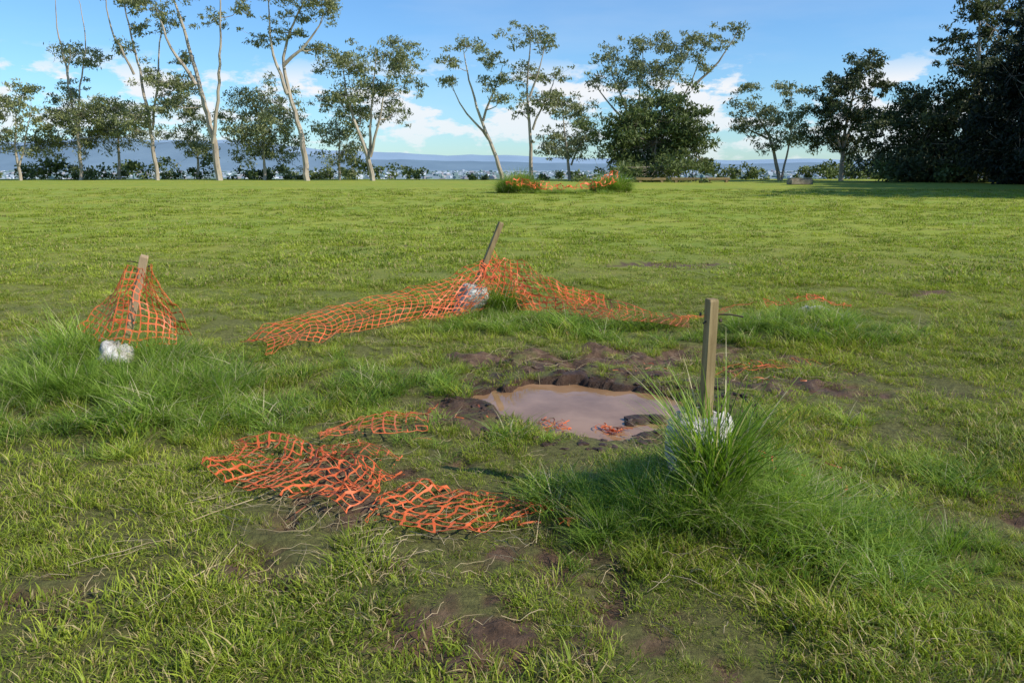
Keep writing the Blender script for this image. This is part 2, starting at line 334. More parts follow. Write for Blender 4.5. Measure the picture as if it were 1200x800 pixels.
stake((-3.25,6.43,-.05),(-2.94,6.43,.95),.062,M_wood2,.3,[(.93,(-1,0,.3),.13)])
stake((-.56,9.1,-.05),(-.12,9.12,1.03),.056,M_wood,.3,[(.9,(1,-.2,0),.06)])

# ---------------------------------------------------------------- concrete footings
def footing(x,y,z,r,h,tilt,seed):
    v=[];f=[];n=36; prof=[(r*1.02,-.1),(r*1.05,.0),(r*1.06,h*.2),(r*1.03,h*.4),(r*1.0,h*.6),(r*.97,h*.8),(r*.9,h*.93),(r*.72,h),(r*.35,h*1.01)]
    for R,hh in prof:
        for k in range(n):
            a=2*math.pi*k/n; q=1+.38*float(vn(math.cos(a)*2+seed*3,math.sin(a)*2+hh*9,.9,seed))+.16*float(vn(math.cos(a)*4,math.sin(a)*4+hh*14,.5,seed+7))
            v.append((R*q*math.cos(a),R*q*math.sin(a),hh+.06*float(vn(math.cos(a)*3,math.sin(a)*3+R*8,.5,seed+2))))
    v.append((0,0,h))
    for i in range(len(prof)-1):
        for k in range(n): f.append((i*n+k,i*n+(k+1)%n,(i+1)*n+(k+1)%n,(i+1)*n+k))
    for k in range(n): f.append(((len(prof)-1)*n+k,(len(prof)-1)*n+(k+1)%n,len(v)-1))
    ob=mesh_np('concrete_footing',v,f,M_conc,None,True); ob.location=(x,y,z); ob.rotation_euler=tilt; return ob
footing(.93,3.79,h1(.93,3.76)+.03,.165,.26,(.08,-.05,.3),1)
footing(-3.06,5.95,h1(-3.06,5.95)-.02,.13,.21,(.35,.2,.8),2)
footing(-.47,8.95,h1(-.47,8.95)-.02,.17,.27,(.1,.3,.2),3)
footing(3.18,8.3,h1(3.18,8.3)-.06,.19,.13,(.2,-.1,.2),4)

# ---------------------------------------------------------------- orange barrier netting
def polyint(pts,t):
    pts=np.array(pts,float); d=np.r_[0,np.cumsum(np.linalg.norm(np.diff(pts,axis=0),axis=1))]; d/=d[-1]
    return np.stack([np.interp(t,d,pts[:,i]) for i in range(3)],-1)
def net(top,bot,mat,cu=.085,cv=.052,su=.011,sv=.009,amp=.03,tear=.05,ground=False,seed=0,jit=.004,nv=None,lift=.025,skew=0.,zmin=.02):
    r=np.random.default_rng(seed)
    top=np.array(top,float); bot=np.array(bot,float)
    lu=np.linalg.norm(np.diff(top,axis=0),axis=1).sum(); lu=max(lu,np.linalg.norm(np.diff(bot,axis=0),axis=1).sum()); lv=np.linalg.norm(top-bot,axis=1).max()
    nu=max(2,int(lu/cu)); nv=nv or max(2,int(lv/cv))
    def coords(n,cell,w):
        c=[];kind=[]
        for i in range(n+1):
            c+= [i-w/cell/2,i+w/cell/2]; kind+=['s']
            if i<n: c+=[i+.5]; kind+=['g','g']
        return np.array(c),kind
    U,ku=coords(nu,cu,su); Vv,kv=coords(nv,cv,sv)
    gu,gv=np.meshgrid(U,Vv,indexing='ij')
    fu=np.abs(gu-np.round(gu)); fv=np.abs(gv-np.round(gv))
    midu=fu>.4; midv=fv>.4
    gv2=np.where(midu&(fv<.3),np.round(gv)+(gv-np.round(gv))*.6,gv); gu2=np.where(midv&(fu<.3),np.round(gu)+(gu-np.round(gu))*.6,gu)
    tu=np.clip(gu2/nu,0,1); tv=np.clip(gv2/nv,0,1)
    tw=np.clip(tu+skew*np.sin(tv*3.1+seed)*.06,0,1)
    A=polyint(top,tw.ravel()).reshape(*tw.shape,3); B=polyint(bot,tw.ravel()).reshape(*tw.shape,3)
    Pp=A*(1-tv[...,None])+B*tv[...,None]
    Pp=Pp+np.stack([amp*.9*fbm(gu*cu,gv*cv,.35,seed+1,2),amp*.9*fbm(gu*cu,gv*cv,.35,seed+2,2),amp*fbm(gu*cu,gv*cv,.25,seed+3,3)],-1)*1.6
    Pp+=jit*np.stack([vn(np.round(gu),np.round(gv),.7,seed+i) for i in range(3)],-1)*2
    if ground:
        gh=H(Pp[...,0],Pp[...,1]); Pp[...,2]=gh+lift+np.maximum(Pp[...,2],-.018)
    else:
        gh=H(Pp[...,0],Pp[...,1]); Pp[...,2]=np.maximum(Pp[...,2],gh+zmin)
    n1,n2=gu.shape; faces=[]
    tr=r.random((nu+1,nv+1))
    tn=vn(np.arange(nu+1)[:,None]*1.+0*np.arange(nv+1)[None,:],np.arange(nv+1)[None,:]*1.+0*np.arange(nu+1)[:,None],3.5,seed+9)
    for i in range(n1-1):
        for j in range(n2-1):
            a=ku[i]; b=kv[j]
            if a=='g' and b=='g': continue
            ci=min(nu,int(round(gu[i,j]))); cj=min(nv,int(round(gv[i,j])))
            if (a=='g' or b=='g') and (tr[ci,cj]<tear or tn[ci,cj]>.5-tear*1.3): continue
            k=i*n2+j; faces.append((k,k+n2,k+n2+1,k+1))
    return Pp.reshape(-1,3),faces
def netobj(parts,mats,name='orange_barrier_net'):
    v=[];f=[];mi=[]
    for (P_,F_),m_ in parts:
        b=len(v); v+=P_.tolist(); f+=[tuple(b+q for q in t) for t in F_]; mi+=[m_]*len(F_)
    ob=mesh_np(name,v,f,mats[0])
    for m_ in mats[1:]: ob.data.materials.append(m_)
    ob.data.polygons.foreach_set('material_index',mi)
    s=ob.modifiers.new('thickness','SOLIDIFY'); s.thickness=.0022; s.offset=0
    return ob
netobj([(net([(-3.14,6.36,.68),(-3.05,6.34,.88),(-2.93,6.36,.88),(-2.80,6.34,.62)],[(-3.46,6.25,.40),(-3.20,6.12,.32),(-2.95,6.15,.27),(-2.66,6.25,.25)],M_or,.06,.05,amp=.06,seed=31,nv=11,tear=.02,su=.013,sv=.011),0),
        (net([(-3.06,6.46,.84),(-2.95,6.5,.9),(-2.86,6.46,.76)],[(-3.4,6.6,.35),(-3.05,6.7,.35),(-2.68,6.55,.3)],M_or,.07,.05,amp=.06,seed=33,nv=9,tear=.10),0)],[M_or,M_ord])
topL=[(-.33,9.1,.62),(-.67,9.0,.45),(-1.21,8.7,.33),(-1.79,8.3,.24),(-2.19,7.8,.17),(-2.57,7.28,.08)]
botL=[(-.24,8.8,.05),(-.64,8.5,.06),(-1.15,8.18,.07),(-1.5,7.7,.07),(-1.82,7.27,.07),(-2.13,6.75,.07)]
topR=[(-.33,9.1,.62),(-.1,9.1,.60),(.38,9.0,.44),(.67,8.9,.32),(1.12,8.7,.25),(1.54,8.4,.16),(1.8,8.2,.08)]
botR=[(-.2,8.85,.05),(.1,8.9,.05),(.45,8.7,.05),(.66,8.5,.07),(1.06,8.15,.08),(1.53,7.85,.08),(1.76,7.6,.06)]
netobj([(net(topL,botL,M_or,.088,.058,amp=.045,seed=41,nv=9,tear=.03,skew=1,zmin=.06,su=.012,sv=.010),0),
        (net(topR[:5],botR[:5],M_or,.085,.055,amp=.06,seed=42,nv=9,tear=.04,skew=1,zmin=.06,su=.013,sv=.012),0),
        (net(topR[3:],botR[3:],M_or,.085,.055,amp=.06,seed=45,nv=9,tear=.03,skew=1,zmin=.10,su=.013,sv=.012),1),  # darker brownish stretch: its shade is put into the strand colour
        (net([(-.02,9.0,.56),(-.35,9.0,.60),(-.6,8.85,.40)],[(-.35,8.65,.08),(-.6,8.55,.05),(-.9,8.45,.05)],M_or,.06,.045,amp=.1,seed=43,nv=9,tear=.1),0),
        (net([(.0,9.12,.60),(.3,9.05,.48),(.65,8.95,.36)],[(.1,8.8,.12),(.35,8.7,.1),(.7,8.6,.1)],M_or,.07,.05,amp=.1,seed=48,nv=8,tear=.08),0),
        (net([(-.25,9.15,.68),(-.1,9.1,.55),(.2,9.0,.35)],[(-.35,8.9,.35),(-.15,8.8,.3),(.2,8.75,.2)],M_or,.06,.045,amp=.1,seed=44,nv=7,tear=.1),0)],[M_or,M_ord])
A1=[(-1.86,4.67,0),(-1.41,4.67,0),(-.99,4.4,0),(-.65,4.1,0),(-.31,3.92,0),(0,3.81,0),(.17,3.66,0)]
B1=[(-1.66,4.12,0),(-1.36,3.84,0),(-.96,3.64,0),(-.68,3.49,0),(-.39,3.40,0),(-.12,3.38,0),(.14,3.49,0)]
netobj([(net(A1[:4],B1[:4],M_or,.072,.062,amp=.055,seed=51,tear=.08,ground=True,lift=.048,skew=2.5,su=.016,sv=.010,jit=.011),0),
        (net(A1[3:],B1[3:],M_or,.070,.06,amp=.05,seed=52,tear=.13,ground=True,lift=.040,skew=2.5,su=.015,sv=.010,jit=.011),0),
        (net([(-1.18,4.75,0),(-.85,5.12,0),(-.49,5.15,0)],[(-1.08,4.46,0),(-.77,4.62,0),(-.5,4.75,0)],M_or,.078,.06,amp=.05,seed=53,tear=.12,ground=True,lift=.065,skew=1,su=.013),1),
        (net([(-1.1,4.6,0),(-.9,4.5,0),(-.6,4.35,0)],[(-1.15,4.35,0),(-.9,4.25,0),(-.65,4.1,0)],M_or,.078,.05,amp=.05,seed=54,tear=.2,ground=True,lift=.03),1)],[M_or,M_ord])
netobj([(net([(2.6,8.35,.1),(3.0,8.25,.14),(3.5,8.2,.1)],[(2.6,8.05,.06),(3.0,7.95,.1),(3.4,7.95,.06)],M_or,.08,.05,amp=.06,seed=61,tear=.25,ground=True,lift=.10),0),
        (net([(1.75,8.2,0),(2.15,8.4,0),(2.6,8.5,0)],[(1.75,8.12,0),(2.2,8.3,0),(2.62,8.38,0)],M_or,.085,.05,amp=.05,seed=62,tear=.1,ground=True,lift=.11,nv=2),1),
        (net([(1.5,6.3,0),(2.1,6.7,0),(2.7,6.75,0)],[(1.6,6.1,0),(2.2,6.45,0),(2.8,6.5,0)],M_or,.085,.05,amp=.05,seed=63,tear=.3,ground=True,lift=.015,nv=3),1),
        (net([(1.3,4.05,0),(1.5,4.0,0)],[(1.28,3.9,0),(1.5,3.85,0)],M_or,.06,.05,amp=.05,seed=64,tear=.3,ground=True,lift=.1,nv=3),0)],[M_or,M_ord])
netobj([(net([(0,50.0,1.0),(1.5,50.4,.70),(3.2,50.4,.50),(5,50.6,.7),(6.6,51.6,1.25)],[(-.2,49.4,.6),(1.5,49.8,.35),(3.2,49.6,.3),(5,49.8,.35),(6.6,51.0,.75)],M_or,.3,.16,.045,.035,amp=.25,seed=71,nv=4,tear=.16),0)],[M_or,M_ord])
v=[];f=[]
def frag(x,y,z,n,sp,l):
    for _ in range(n):
        a=random.uniform(0,6.28); px=x+random.gauss(0,sp); py=y+random.gauss(0,sp*.8); zz=(z if z is not None else h1(px,py)+.02); L_=l*random.uniform(.5,1.5); w=random.uniform(.003,.006)
        b=len(v); d=Vector((math.cos(a),math.sin(a),0)); s=Vector((-d.y,d.x,random.uniform(-.8,.8))); K=5; c=random.uniform(-2.5,2.5); up=random.uniform(0,.5)
        p=Vector((px,py,zz))
        for j in range(K+1):
            t=j/K; v.append(tuple(p+s*w)); v.append(tuple(p-s*w)); ang=a+c*t; p=p+Vector((math.cos(ang),math.sin(ang),up*(1-2*t)))*(L_/K)
        for j in range(K): f.append((b+2*j,b+2*j+1,b+2*j+3,b+2*j+2))
frag(.25,5.14,-.04,44,.07,.07); frag(.66,5.06,-.05,40,.04,.08); frag(.95,6.45,None,10,.15,.06); frag(-.2,5.15,None,6,.15,.06); frag(1.3,4.0,None,8,.12,.08); frag(2.0,6.0,None,5,.3,.07); frag(-.8,4.2,None,24,.35,.09); frag(.2,3.6,None,16,.15,.08)
frag(2.9,8.1,None,14,.35,.1); frag(.4,8.3,None,10,.3,.08); frag(1.6,3.9,None,10,.15,.07)
mesh_np('torn_net_fragments',v,f,M_ord)

a=Acc()
def stalk(x,y,l,r=.0016):
    an=random.uniform(0,6.28); c=random.uniform(-.9,.9); p=[];K=5
    for j in range(K+1):
        aa=an+c*j/K; x+=math.cos(aa)*l/K; y+=math.sin(aa)*l/K; p.append((x,y,h1(x,y)+.014+random.uniform(0,.022)))
    a.tube(p,[r]*(K)+[r*.4],3)
for cx,cy,sx,sy,n in ((-1.3,3.9,.4,.3,70),(-.5,3.6,.5,.3,110),(.2,3.0,.7,.35,70),(1.9,6.3,.6,.4,80),(.8,6.6,.7,.25,60),(-.9,4.6,.5,.3,50),(-1.5,3.0,.8,.4,60),(1.5,4.5,.6,.4,60),(0,7.2,1.5,.5,60),(1.3,3.0,.7,.4,50)):
    for _ in range(n): stalk(random.gauss(cx,sx),random.gauss(cy,sy),random.uniform(.06,.28),random.uniform(.0009,.0018))
for q in ((-1.6,3.45),(-1.35,3.5),(-1.2,3.4),(1.7,3.9),(.1,3.2)): stalk(q[0],q[1],.55,.0025)
mesh_np('dry_grass_stalks',a.v,a.f,M_straw)
v=[];f=[]
import bmesh
ico=bmesh.new(); bmesh.ops.create_icosphere(ico,subdivisions=2,radius=1); iv=[x.co.copy() for x in ico.verts]; jf=[tuple(q.index for q in t.verts) for t in ico.faces]
def clod(x,y,r,z=None):
    b=len(v); s=Vector((random.uniform(.7,1.5),random.uniform(.7,1.3),random.uniform(.3,.6))); sd=random.randint(0,50)
    for c in iv: q=c*r*(1+1.2*float(vn(c.x*2+c.z,c.y*2-c.z,1.1,sd))+random.uniform(-.08,.08)); v.append((x+q.x*s.x,y+q.y*s.y,(h1(x,y) if z is None else z)+q.z*s.z))
    f.extend([tuple(b+i for i in t) for t in jf])
for _ in range(420):
    an=random.uniform(0,6.28); k=random.uniform(1.12,1.75); r0=float(np.interp(an if an<math.pi else an-2*math.pi,pa,pr)); clod(PC[0]+r0*k*math.cos(an),PC[1]+r0*k*math.sin(an),random.uniform(.008,.034)*random.uniform(.4,1))
for q in ((.90,5.28,.09),(.99,5.31,.07),(.82,5.25,.05),(1.05,5.36,.045)): clod(q[0],q[1],q[2],WL+.005)
M_soil=plain('wet_soil',[(.3,(.03,.017,.010)),(.7,(.11,.062,.038))],12,.5,.7,30,.01)
mesh_np('mud_clods',v,f,M_soil,None,False)

# ---------------------------------------------------------------- trees
def tree(name,x,y,u,trunks,clumps,leaf,r0=.28,seed=0,dens=1.,lsize=.27,full=1.2):
    R=random.Random(seed); rn=np.random.default_rng(seed+5); a=Acc(); base=h1(x,y)-.3; nodes=[]
    for ti,t in enumerate(trunks):
        dy=R.uniform(-1,1)*(0.12 if ti else .02)
        pts=[]; tt=np.array(t,float); m_=max(6,int((tt[-1,1]-tt[0,1])/9)); d=np.linspace(0,1,m_); dd=np.r_[0,np.cumsum(np.linalg.norm(np.diff(tt,axis=0),axis=1))]; dd/=dd[-1]
        px=np.interp(d,dd,tt[:,0]); pz=np.interp(d,dd,tt[:,1])
        px=np.convolve(np.pad(px,1,'edge'),[.25,.5,.25],'valid')
        ra=r0*(.98 if ti==0 else .58); rad=[]
        for k in range(m_):
            w=.8*u*R.uniform(-1,1); pts.append(((px[k]*u+w*.8),(dy*pz[k]*u+w),pz[k]*u)); rad.append(ra*(1-.82*d[k])); nodes.append((pts[-1],rad[-1]))
        a.tube(pts,rad,7)
    lv=[];
    for (cx,cz,rx,rz) in clumps:
        cx*=u;cz*=u;rx*=u;rz*=u*1.15; cyy=R.uniform(-1,1)*rx*.9
        C=Vector((cx,cyy,cz))
        best=min(nodes,key=lambda n_:(Vector(n_[0])-C).length+ (3.5 if n_[0][2]>cz-.3*rz else 0)); S=Vector(best[0]); r1=min(best[1]*.6,.09)
        mid=S.lerp(C,.5)+Vector((R.uniform(-1,1)*.3,R.uniform(-1,1)*.3,-.1*(C-S).length)); a.tube([S,S.lerp(mid,.5)+Vector((0,0,-.05)),mid,mid.lerp(C,.5),C],[r1,r1*.8,r1*.65,r1*.5,r1*.35],5)
        ns=max(9,int(9+rx*rz*5.4))
        for s_ in range(ns):
            q=Vector((R.gauss(0,.62)*rx,R.gauss(0,.5)*rx,R.gauss(0,.66)*rz)); sc=C+q; a.tube([C.lerp(sc,-.0),C.lerp(sc,.6)+Vector((0,0,-.08)),sc],[r1*.3,r1*.2,.012],4)
            sr=R.uniform(.28,.80)*max(.8,min(full,rx/2)); nl=int(46*dens*(sr/.65)**1.7)+9
            dd=rn.normal(0,1,(nl,3)); dd/=np.linalg.norm(dd,axis=1)[:,None]; rr=sr*(rn.random(nl)**.65)[:,None]*(1+.3*rn.random(nl))[:,None]
            pp=dd*rr*np.array([1.25,1.25,.75])+np.array(sc); lv.append(pp)
    lp=np.concatenate(lv); n=len(lp); e1=rn.normal(0,1,(n,3)); e1[:,2]-=.8; e1/=np.linalg.norm(e1,axis=1)[:,None]; e2=np.cross(e1,rn.normal(0,1,(n,3))); e2/=np.linalg.norm(e2,axis=1)[:,None]
    s=(lsize*(.5+.8*rn.random(n)))[:,None]
    q=np.stack([lp-e1*s*.8,lp+e2*s*.26,lp+e1*s*.8,lp-e2*s*.26],1).reshape(-1,3)
    b=len(a.v); V=np.concatenate([np.array(a.v),q]); I=b+np.arange(n)*4; LF=np.stack([I,I+1,I+2,I+3],1).tolist()
    ob=mesh_np(name,V,a.f+LF,M_bark); ob.data.materials.append(leaf); ob.data.polygons.foreach_set('material_index',[0]*len(a.f)+[1]*n)
    ob.location=(x,y,base); return ob
def X_(p,y=97): return (p-600)*y/960
T=[
(25,97,[[(0,0),(-3,40),(5,75)],[(0,20),(15,60),(25,90)]],[(-15,85,22,10),(15,90,22,10),(30,70,20,9),(-10,60,20,11),(25,104,10,4),(-30,55,18,10),(10,40,25,10)],M_leaf,.22),
(95,98,[[(0,0),(3,60),(-3,110),(5,150)],[(2,50),(12,110),(25,160),(20,215)],[(0,110),(-8,170),(-5,212)]],[(5,144,22,7),(28,135,15,6),(-15,80,24,12),(20,78,24,12),(38,60,20,11),(-35,52,18,11),(5,50,25,12),(50,85,14,7),(-2,105,14,7)],M_leaf,.24),
(140,102,[[(0,0),(5,60),(0,90)]],[(0,80,26,12),(-10,55,26,12),(20,60,22,10)],M_leaf,.22),
(185,96,[[(0,0),(-3,60),(-10,130),(-20,190),(-25,222)],[(-3,60),(8,120),(15,180),(30,222)],[(-10,120),(-32,170),(-30,222)]],[(-15,205,22,8),(15,195,18,8),(35,178,15,7),(-25,150,12,5),(4,120,14,6),(20,95,22,11),(-8,75,22,11),(28,215,20,8),(-5,172,9,5),(40,110,12,6)],M_leaf,.26),
(257,95,[[(0,0),(-3,50),(-15,110),(-30,180),(-45,228)],[(-3,45),(8,90),(18,150),(25,228)],[(-15,110),(-42,150),(-55,195)]],[(-45,222,25,8),(-20,212,14,7),(25,218,26,9),(8,182,13,6),(-52,190,15,7),(-36,140,13,6),(-42,112,20,9),(40,190,12,5),(-50,90,16,9)],M_leaf,.42),
(232,103,[[(0,0),(3,60)]],[(0,75,20,10),(-12,50,20,12),(14,40,20,10)],M_leaf,.22),
(360,95,[[(0,0),(-3,50),(-15,100),(-22,135),(-10,170),(10,205)],[(-15,100),(-30,150),(-28,205)],[(-20,130),(10,150),(35,185)]],[(10,203,28,10),(-25,207,22,8),(35,187,20,8),(-10,168,18,7),(15,150,18,6),(-40,160,15,6),(35,218,14,6),(-5,185,16,6)],M_leaf,.38),
(310,99,[[(0,0),(2,50)]],[(0,80,30,20),(-20,55,25,17),(22,60,27,18),(0,96,20,8),(0,40,32,14)],M_leaf,.25),
(437,96,[[(0,0),(-5,35),(-22,80),(-30,125)],[(-2,30),(12,75),(25,125)],[(-3,30),(2,90),(10,145)]],[(-15,132,26,12),(15,147,26,11),(36,132,23,12),(47,115,16,9),(-26,100,24,13),(10,108,24,11),(26,82,20,10),(-15,75,20,10),(-32,140,12,5)],M_leaf,.33),
(398,100,[[(0,0),(2,60)]],[(0,60,24,12),(-5,85,18,9),(12,40,22,14)],M_leaf,.2),
(590,97,[[(0,0),(-8,30),(-25,70),(-38,110),(-45,145)],[(-25,70),(-10,105),(0,132)],[(-15,50),(-45,80),(-62,115)]],[(-42,152,20,7),(-57,135,13,6),(-15,137,17,6),(0,116,14,6),(-20,110,12,5),(-62,114,8,4),(-2,95,9,4)],M_leaf,.28),
(622,97,[[(0,0),(0,50),(-5,100),(-2,150),(0,168)],[(0,60),(15,90),(28,118)],[(-3,95),(10,125),(14,155)]],[(-6,163,20,7),(14,155,18,7),(0,122,19,8),(6,96,18,7),(27,88,17,8),(-12,80,12,5),(25,118,12,6)],M_leaf,.26),
(668,98,[[(0,0),(-5,40),(-10,85)],[(0,20),(20,60)]],[(-15,92,19,9),(5,76,22,11),(26,60,20,12),(-6,50,19,10),(10,40,22,11),(-25,45,16,10)],M_leaf,.22),
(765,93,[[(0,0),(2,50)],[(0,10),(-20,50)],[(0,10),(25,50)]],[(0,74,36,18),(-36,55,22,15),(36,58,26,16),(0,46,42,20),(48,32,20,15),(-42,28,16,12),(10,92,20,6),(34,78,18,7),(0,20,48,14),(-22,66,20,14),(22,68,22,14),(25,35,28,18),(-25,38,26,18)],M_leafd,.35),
(757,100,[[(0,0),(-20,70),(-45,125)],[(0,0),(-10,90),(-5,158)],[(0,0),(30,80),(50,110),(68,165)],[(0,0),(20,110),(48,155)],[(45,105),(75,130),(98,170)],[(-15,60),(-55,100),(-65,120)]],[(-42,138,18,6),(-15,155,22,7),(-52,117,16,7),(-5,130,24,8),(25,145,24,8),(46,155,20,7),(78,155,16,6),(96,168,14,5),(60,130,12,5),(-25,112,24,9),(10,118,24,9)],M_leaf,.3),
(915,97,[[(0,0),(-15,50),(-38,85)],[(0,0),(8,55),(5,100)],[(-15,50),(-40,60),(-55,75)]],[(-42,86,20,9),(-27,66,22,10),(0,102,18,6),(12,76,22,9),(-45,107,11,4),(20,55,20,12),(-12,46,17,9),(-52,66,10,6)],M_leaf,.26),
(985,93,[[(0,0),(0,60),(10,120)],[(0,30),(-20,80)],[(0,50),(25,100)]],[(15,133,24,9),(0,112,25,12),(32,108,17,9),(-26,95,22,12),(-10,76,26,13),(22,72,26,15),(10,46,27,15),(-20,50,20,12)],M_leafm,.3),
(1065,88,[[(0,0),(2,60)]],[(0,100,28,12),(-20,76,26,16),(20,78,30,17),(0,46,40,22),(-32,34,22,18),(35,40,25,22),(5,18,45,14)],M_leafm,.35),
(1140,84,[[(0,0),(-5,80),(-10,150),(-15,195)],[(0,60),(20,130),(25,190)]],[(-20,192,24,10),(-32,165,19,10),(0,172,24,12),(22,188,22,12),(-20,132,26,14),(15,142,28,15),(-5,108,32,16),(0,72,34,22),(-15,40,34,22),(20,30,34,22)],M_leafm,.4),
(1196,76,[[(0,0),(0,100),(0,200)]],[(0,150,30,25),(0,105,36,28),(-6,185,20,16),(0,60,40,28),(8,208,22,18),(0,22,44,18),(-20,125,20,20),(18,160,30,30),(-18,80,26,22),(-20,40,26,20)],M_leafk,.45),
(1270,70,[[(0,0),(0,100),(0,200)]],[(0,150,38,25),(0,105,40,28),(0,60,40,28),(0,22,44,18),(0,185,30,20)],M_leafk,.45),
(-45,98,[[(0,0),(5,80),(0,150)]],[(0,150,28,15),(-25,110,25,12),(20,100,25,12),(0,70,28,14)],M_leaf,.3),
(-120,99,[[(0,0),(5,80),(0,150)]],[(0,130,28,15),(-25,90,25,12),(20,80,25,12)],M_leaf,.3),
]
for i,(p,y,tr,cl,lf,r0) in enumerate(T):
    g=lf is M_leaf
    tree('gum_tree' if g else 'evergreen_tree',X_(p,y),y,y/960,tr,cl,lf,r0,100+i,1.1 if g else (1.1 if lf is not M_leafk else 1.6),.26 if g else .32,1.25 if g else 1.75)
for i,(x,y) in enumerate([(41,46),(46,41),(45,53),(49,60),(56,50),(53,67)]):
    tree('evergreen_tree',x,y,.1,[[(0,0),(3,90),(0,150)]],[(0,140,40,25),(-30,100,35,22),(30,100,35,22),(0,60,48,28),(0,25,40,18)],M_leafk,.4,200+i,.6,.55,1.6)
pts=[];rn=np.random.default_rng(77)
for p in list(range(-150,500,13))+list(range(560,730,25))+list(range(830,1080,12))+list(range(1050,1330,7)):
    if rn.random()<.35: continue
    y=rn.uniform(99,110); 
    if p>1040: y=rn.uniform(80,92)
    hh=rn.uniform(8,30) if p<520 else (rn.uniform(4,9) if p<730 else rn.uniform(8,24))
    x=X_(p,y); z0=h1(x,y)
    for k in range(5):
        r_=rn.uniform(.3,.6)*hh*.05+.3; c=np.array([x+rn.normal(0,.8),y+rn.normal(0,.8),z0+hh*.1*rn.uniform(.1,.9)]); n=int(60*(r_/.8)**1.7)+20
        d=rn.normal(0,1,(n,3)); d/=np.linalg.norm(d,axis=1)[:,None]; d*=(rn.random(n)**.6)[:,None]*r_; pts.append(c+d*np.array([1.3,1.3,1.0]))
lp=np.concatenate(pts); n=len(lp); e1=rn.normal(0,1,(n,3)); e1/=np.linalg.norm(e1,axis=1)[:,None]; e2=np.cross(e1,rn.normal(0,1,(n,3))); e2/=np.linalg.norm(e2,axis=1)[:,None]; s=(.28*(.5+.9*rn.random(n)))[:,None]
q=np.stack([lp-e1*s*.7,lp+e2*s*.4,lp+e1*s*.7,lp-e2*s*.4],1).reshape(-1,3); I=np.arange(n)*4
mesh_np('distant_shrubs',q,np.stack([I,I+1,I+2,I+3],1),M_leafd)

# ---------------------------------------------------------------- low timber edging and stone block on the far side
def block(name,x,y,z,sx,sy,sz,rot,mat,bev=.05):
    bm=bmesh.new(); bmesh.ops.create_cube(bm,size=1); bmesh.ops.scale(bm,vec=(sx,sy,sz),verts=bm.verts)
    bmesh.ops.bevel(bm,geom=bm.edges[:],offset=bev,segments=2,affect='EDGES'); bmesh.ops.subdivide_edges(bm,edges=bm.edges[:],cuts=1)
    for w in bm.verts: w.co+=Vector([random.uniform(-1,1)*.02 for _ in range(3)])
    me=bpy.data.meshes.new(name); bm.to_mesh(me); me.materials.append(mat); ob=bpy.data.objects.new(name,me); ob.location=(x,y,z); ob.rotation_euler=(0,0,rot); return ob
e=bpy.data.objects.new('low_timber_barrier',None); COL.objects.link(e); e.location=(17,85,h1(17,85))
for i,(dx,dy,l,r) in enumerate([(-2.6,0,3.2,.05),(1.2,-.4,3.6,-.04),(4.4,.3,2.6,.1)]):
    b_=block('rail_%d'%(i+1),dx,dy,.36,l,.35,.28,r,M_wood,.06); b_.parent=e; COL.objects.link(b_)
    for k,sx in enumerate((-.35,.35)):
        b2=block('foot_%d_%d'%(i+1,k+1),dx+sx*l,dy,.1,.3,.32,.26,r,M_wood,.03); b2.parent=e; COL.objects.link(b2)
sb=block('stone_block',0,0,0,2.2,.9,.7,.1,plain('grey_stone',[(.3,(.16,.13,.09)),(.7,(.38,.33,.25))],2,.9,.5),.14); sb.location=(26,74,h1(26,74)+.25); COL.objects.link(sb)

# ---------------------------------------------------------------- distant hills and city
def hill(name,y0,prof,mat,depth):
    v=[];f=[];n=220; px=np.linspace(-900,2100,n); hh=np.interp(px,[p for p,_ in prof],[h for _,h in prof])
    hh=hh*(1+.35*fbm(px,px*0,90,5,4))+1.5*fbm(px,px*0,30,7,3)
    for i in range(n):
        x=(px[i]-600)*y0/960; z=max(2,hh[i])*y0/960
        v+= [(x,y0-depth,-66),(x,y0-depth*.45,-62+z*.45),(x,y0,z),(x,y0+depth,-66)]
    for i in range(n-1):
        for k in range(3): f.append((i*4+k,i*4+4+k,i*4+5+k,i*4+1+k))
    return mesh_np(name,v,f,mat,None,True)
M_h1=plain('hazy_hills',[(.3,(.15,.23,.30)),(.7,(.20,.29,.36))],.0015,1,.0)  # hill materials: aerial haze is part of the bluish base colour
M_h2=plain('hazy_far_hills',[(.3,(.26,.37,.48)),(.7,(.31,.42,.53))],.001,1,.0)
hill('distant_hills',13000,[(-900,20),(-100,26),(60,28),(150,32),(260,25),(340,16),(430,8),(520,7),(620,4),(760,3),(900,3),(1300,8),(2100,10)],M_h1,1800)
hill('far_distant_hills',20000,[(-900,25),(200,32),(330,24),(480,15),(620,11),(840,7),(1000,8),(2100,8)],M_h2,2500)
v=[];f=[];mi=[]
for _ in range(4200):
    y=random.uniform(1500,9500); x=random.uniform(-.85,.85)*y; w=random.uniform(12,40)*(2 if random.random()<.10 else 1); d=random.uniform(10,30); hh=random.uniform(5,11)*(2 if random.random()<.08 else 1); z=-63
    b=len(v); c,s_=math.cos(x),math.sin(x)
    for zz in (z,z+hh):
        for ax,ay in ((-1,-1),(1,-1),(1,1),(-1,1)): v.append((x+ax*w*c/2-ay*d*s_/2,y+ax*w*s_/2+ay*d*c/2,zz))
    v+= [(x-w*c/2,y-w*s_/2,z+hh*1.4),(x+w*c/2,y+w*s_/2,z+hh*1.4)]; k=random.choice([0,1,2,2,2,2,3])
    fs=[(0,1,5,4),(1,2,6,5),(2,3,7,6),(3,0,4,7),(4,5,9,8),(6,7,8,9),(5,6,9),(7,4,8)]
    for t in fs: f.append(tuple(b+q_ for q_ in t)); mi.append(k)
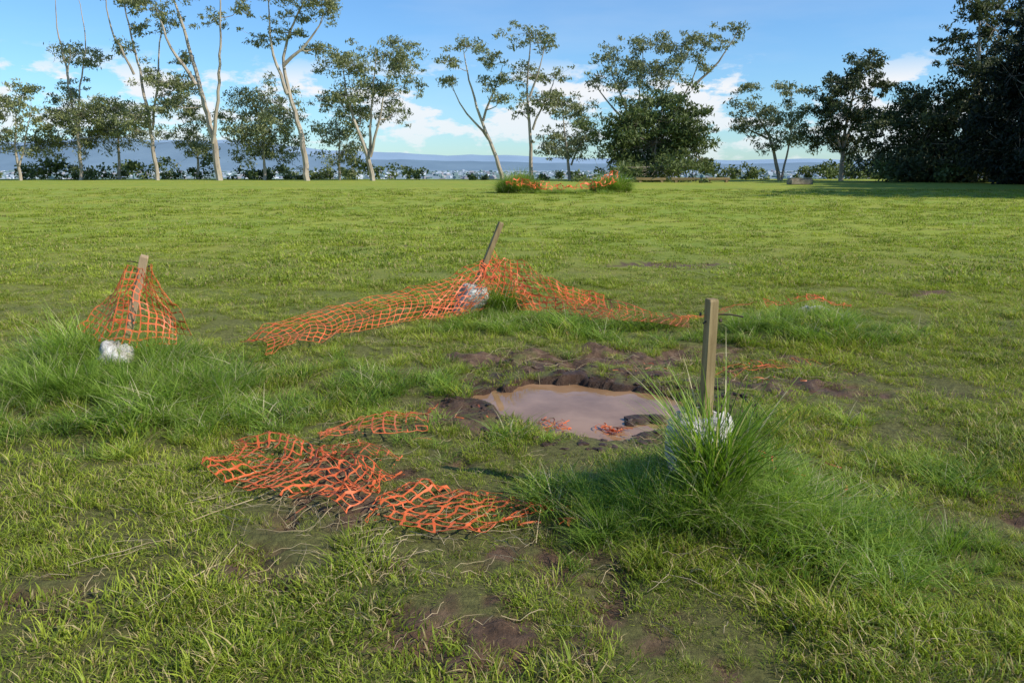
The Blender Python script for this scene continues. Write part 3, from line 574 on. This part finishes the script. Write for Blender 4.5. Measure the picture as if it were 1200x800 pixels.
cm=[plain('city_white',[(.3,(.50,.54,.58)),(.7,(.62,.66,.7))],.01,1,0),plain('city_grey',[(.3,(.30,.36,.41)),(.7,(.37,.42,.47))],.01,1,0),plain('city_green',[(.3,(.13,.20,.19)),(.7,(.19,.26,.25))],.01,1,0),plain('city_brown',[(.3,(.32,.30,.31)),(.7,(.36,.34,.35))],.01,1,0)]  # wall colours shifted to blue-grey to carry the distance haze
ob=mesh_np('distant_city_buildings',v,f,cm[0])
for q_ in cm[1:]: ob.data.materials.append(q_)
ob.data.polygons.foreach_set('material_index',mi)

# ---------------------------------------------------------------- light, sky, camera
EL,AZ=math.radians(36),math.radians(110)
S=Vector((math.cos(EL)*math.sin(AZ),math.cos(EL)*math.cos(AZ),math.sin(EL)))
ld=bpy.data.lights.new('sun','SUN'); ld.energy=5.0; ld.angle=math.radians(.5); ld.color=(1,.95,.84)
lo=bpy.data.objects.new('sun',ld); lo.rotation_euler=S.to_track_quat('Z','Y').to_euler(); COL.objects.link(lo)
w=bpy.data.worlds.new('World'); scene.world=w; w.use_nodes=True; nt=w.node_tree; nt.nodes.clear()
out=N(nt,'ShaderNodeOutputWorld'); bg=N(nt,'ShaderNodeBackground'); nt.links.new(bg.outputs[0],out.inputs[0]); bg.inputs[1].default_value=.13
sk=N(nt,'ShaderNodeTexSky',sky_type='NISHITA'); sk.sun_disc=False; sk.sun_elevation=EL; sk.sun_rotation=AZ; sk.air_density=1.0; sk.dust_density=.2; sk.ozone_density=3.0
skc=mix(nt,1.0,sk.outputs[0],(.70,1.0,1.28),'MULTIPLY')
tc=N(nt,'ShaderNodeTexCoord'); mp=N(nt,'ShaderNodeMapping'); mp.inputs['Scale'].default_value=(1,1,2.4); mp.inputs['Location'].default_value=(.37,.1,.02); nt.links.new(tc.outputs['Generated'],mp.inputs[0])
sp=N(nt,'ShaderNodeSeparateXYZ'); nt.links.new(tc.outputs['Generated'],sp.inputs[0]); zc=sp.outputs[2]
c1=noise(nt,mp.outputs[0],11,10,.6)
bandr=ramp(nt,zc,[(.0,(.35,)*3),(.04,(.8,)*3),(.09,(1,)*3),(.125,(0,)*3)])
cm1=ramp(nt,c1,[(.49,(0,)*3),(.545,(1,)*3)]); cl=mth(nt,'MULTIPLY',cm1,bandr)
mp2=N(nt,'ShaderNodeMapping'); mp2.inputs['Scale'].default_value=(1,1,5); mp2.inputs['Rotation'].default_value=(.0,.25,.3); nt.links.new(tc.outputs['Generated'],mp2.inputs[0])
ci_=ramp(nt,noise(nt,mp2.outputs[0],2.2,7,.55),[(.5,(0,)*3),(.8,(.18,)*3)])
cl=mth(nt,'MAXIMUM',cl,ci_)
col=mix(nt,cl,skc,(7.0,7.2,7.5)); nt.links.new(col,bg.inputs[0])
cd=bpy.data.cameras.new('camera'); cam=bpy.data.objects.new('camera',cd); COL.objects.link(cam); scene.camera=cam
cd.sensor_width=36; cd.lens=942/1200*36; cd.clip_end=60000; cd.clip_start=.05
cam.location=(0,0,1.65); cam.rotation_euler=(math.radians(90-12.3),0,0)
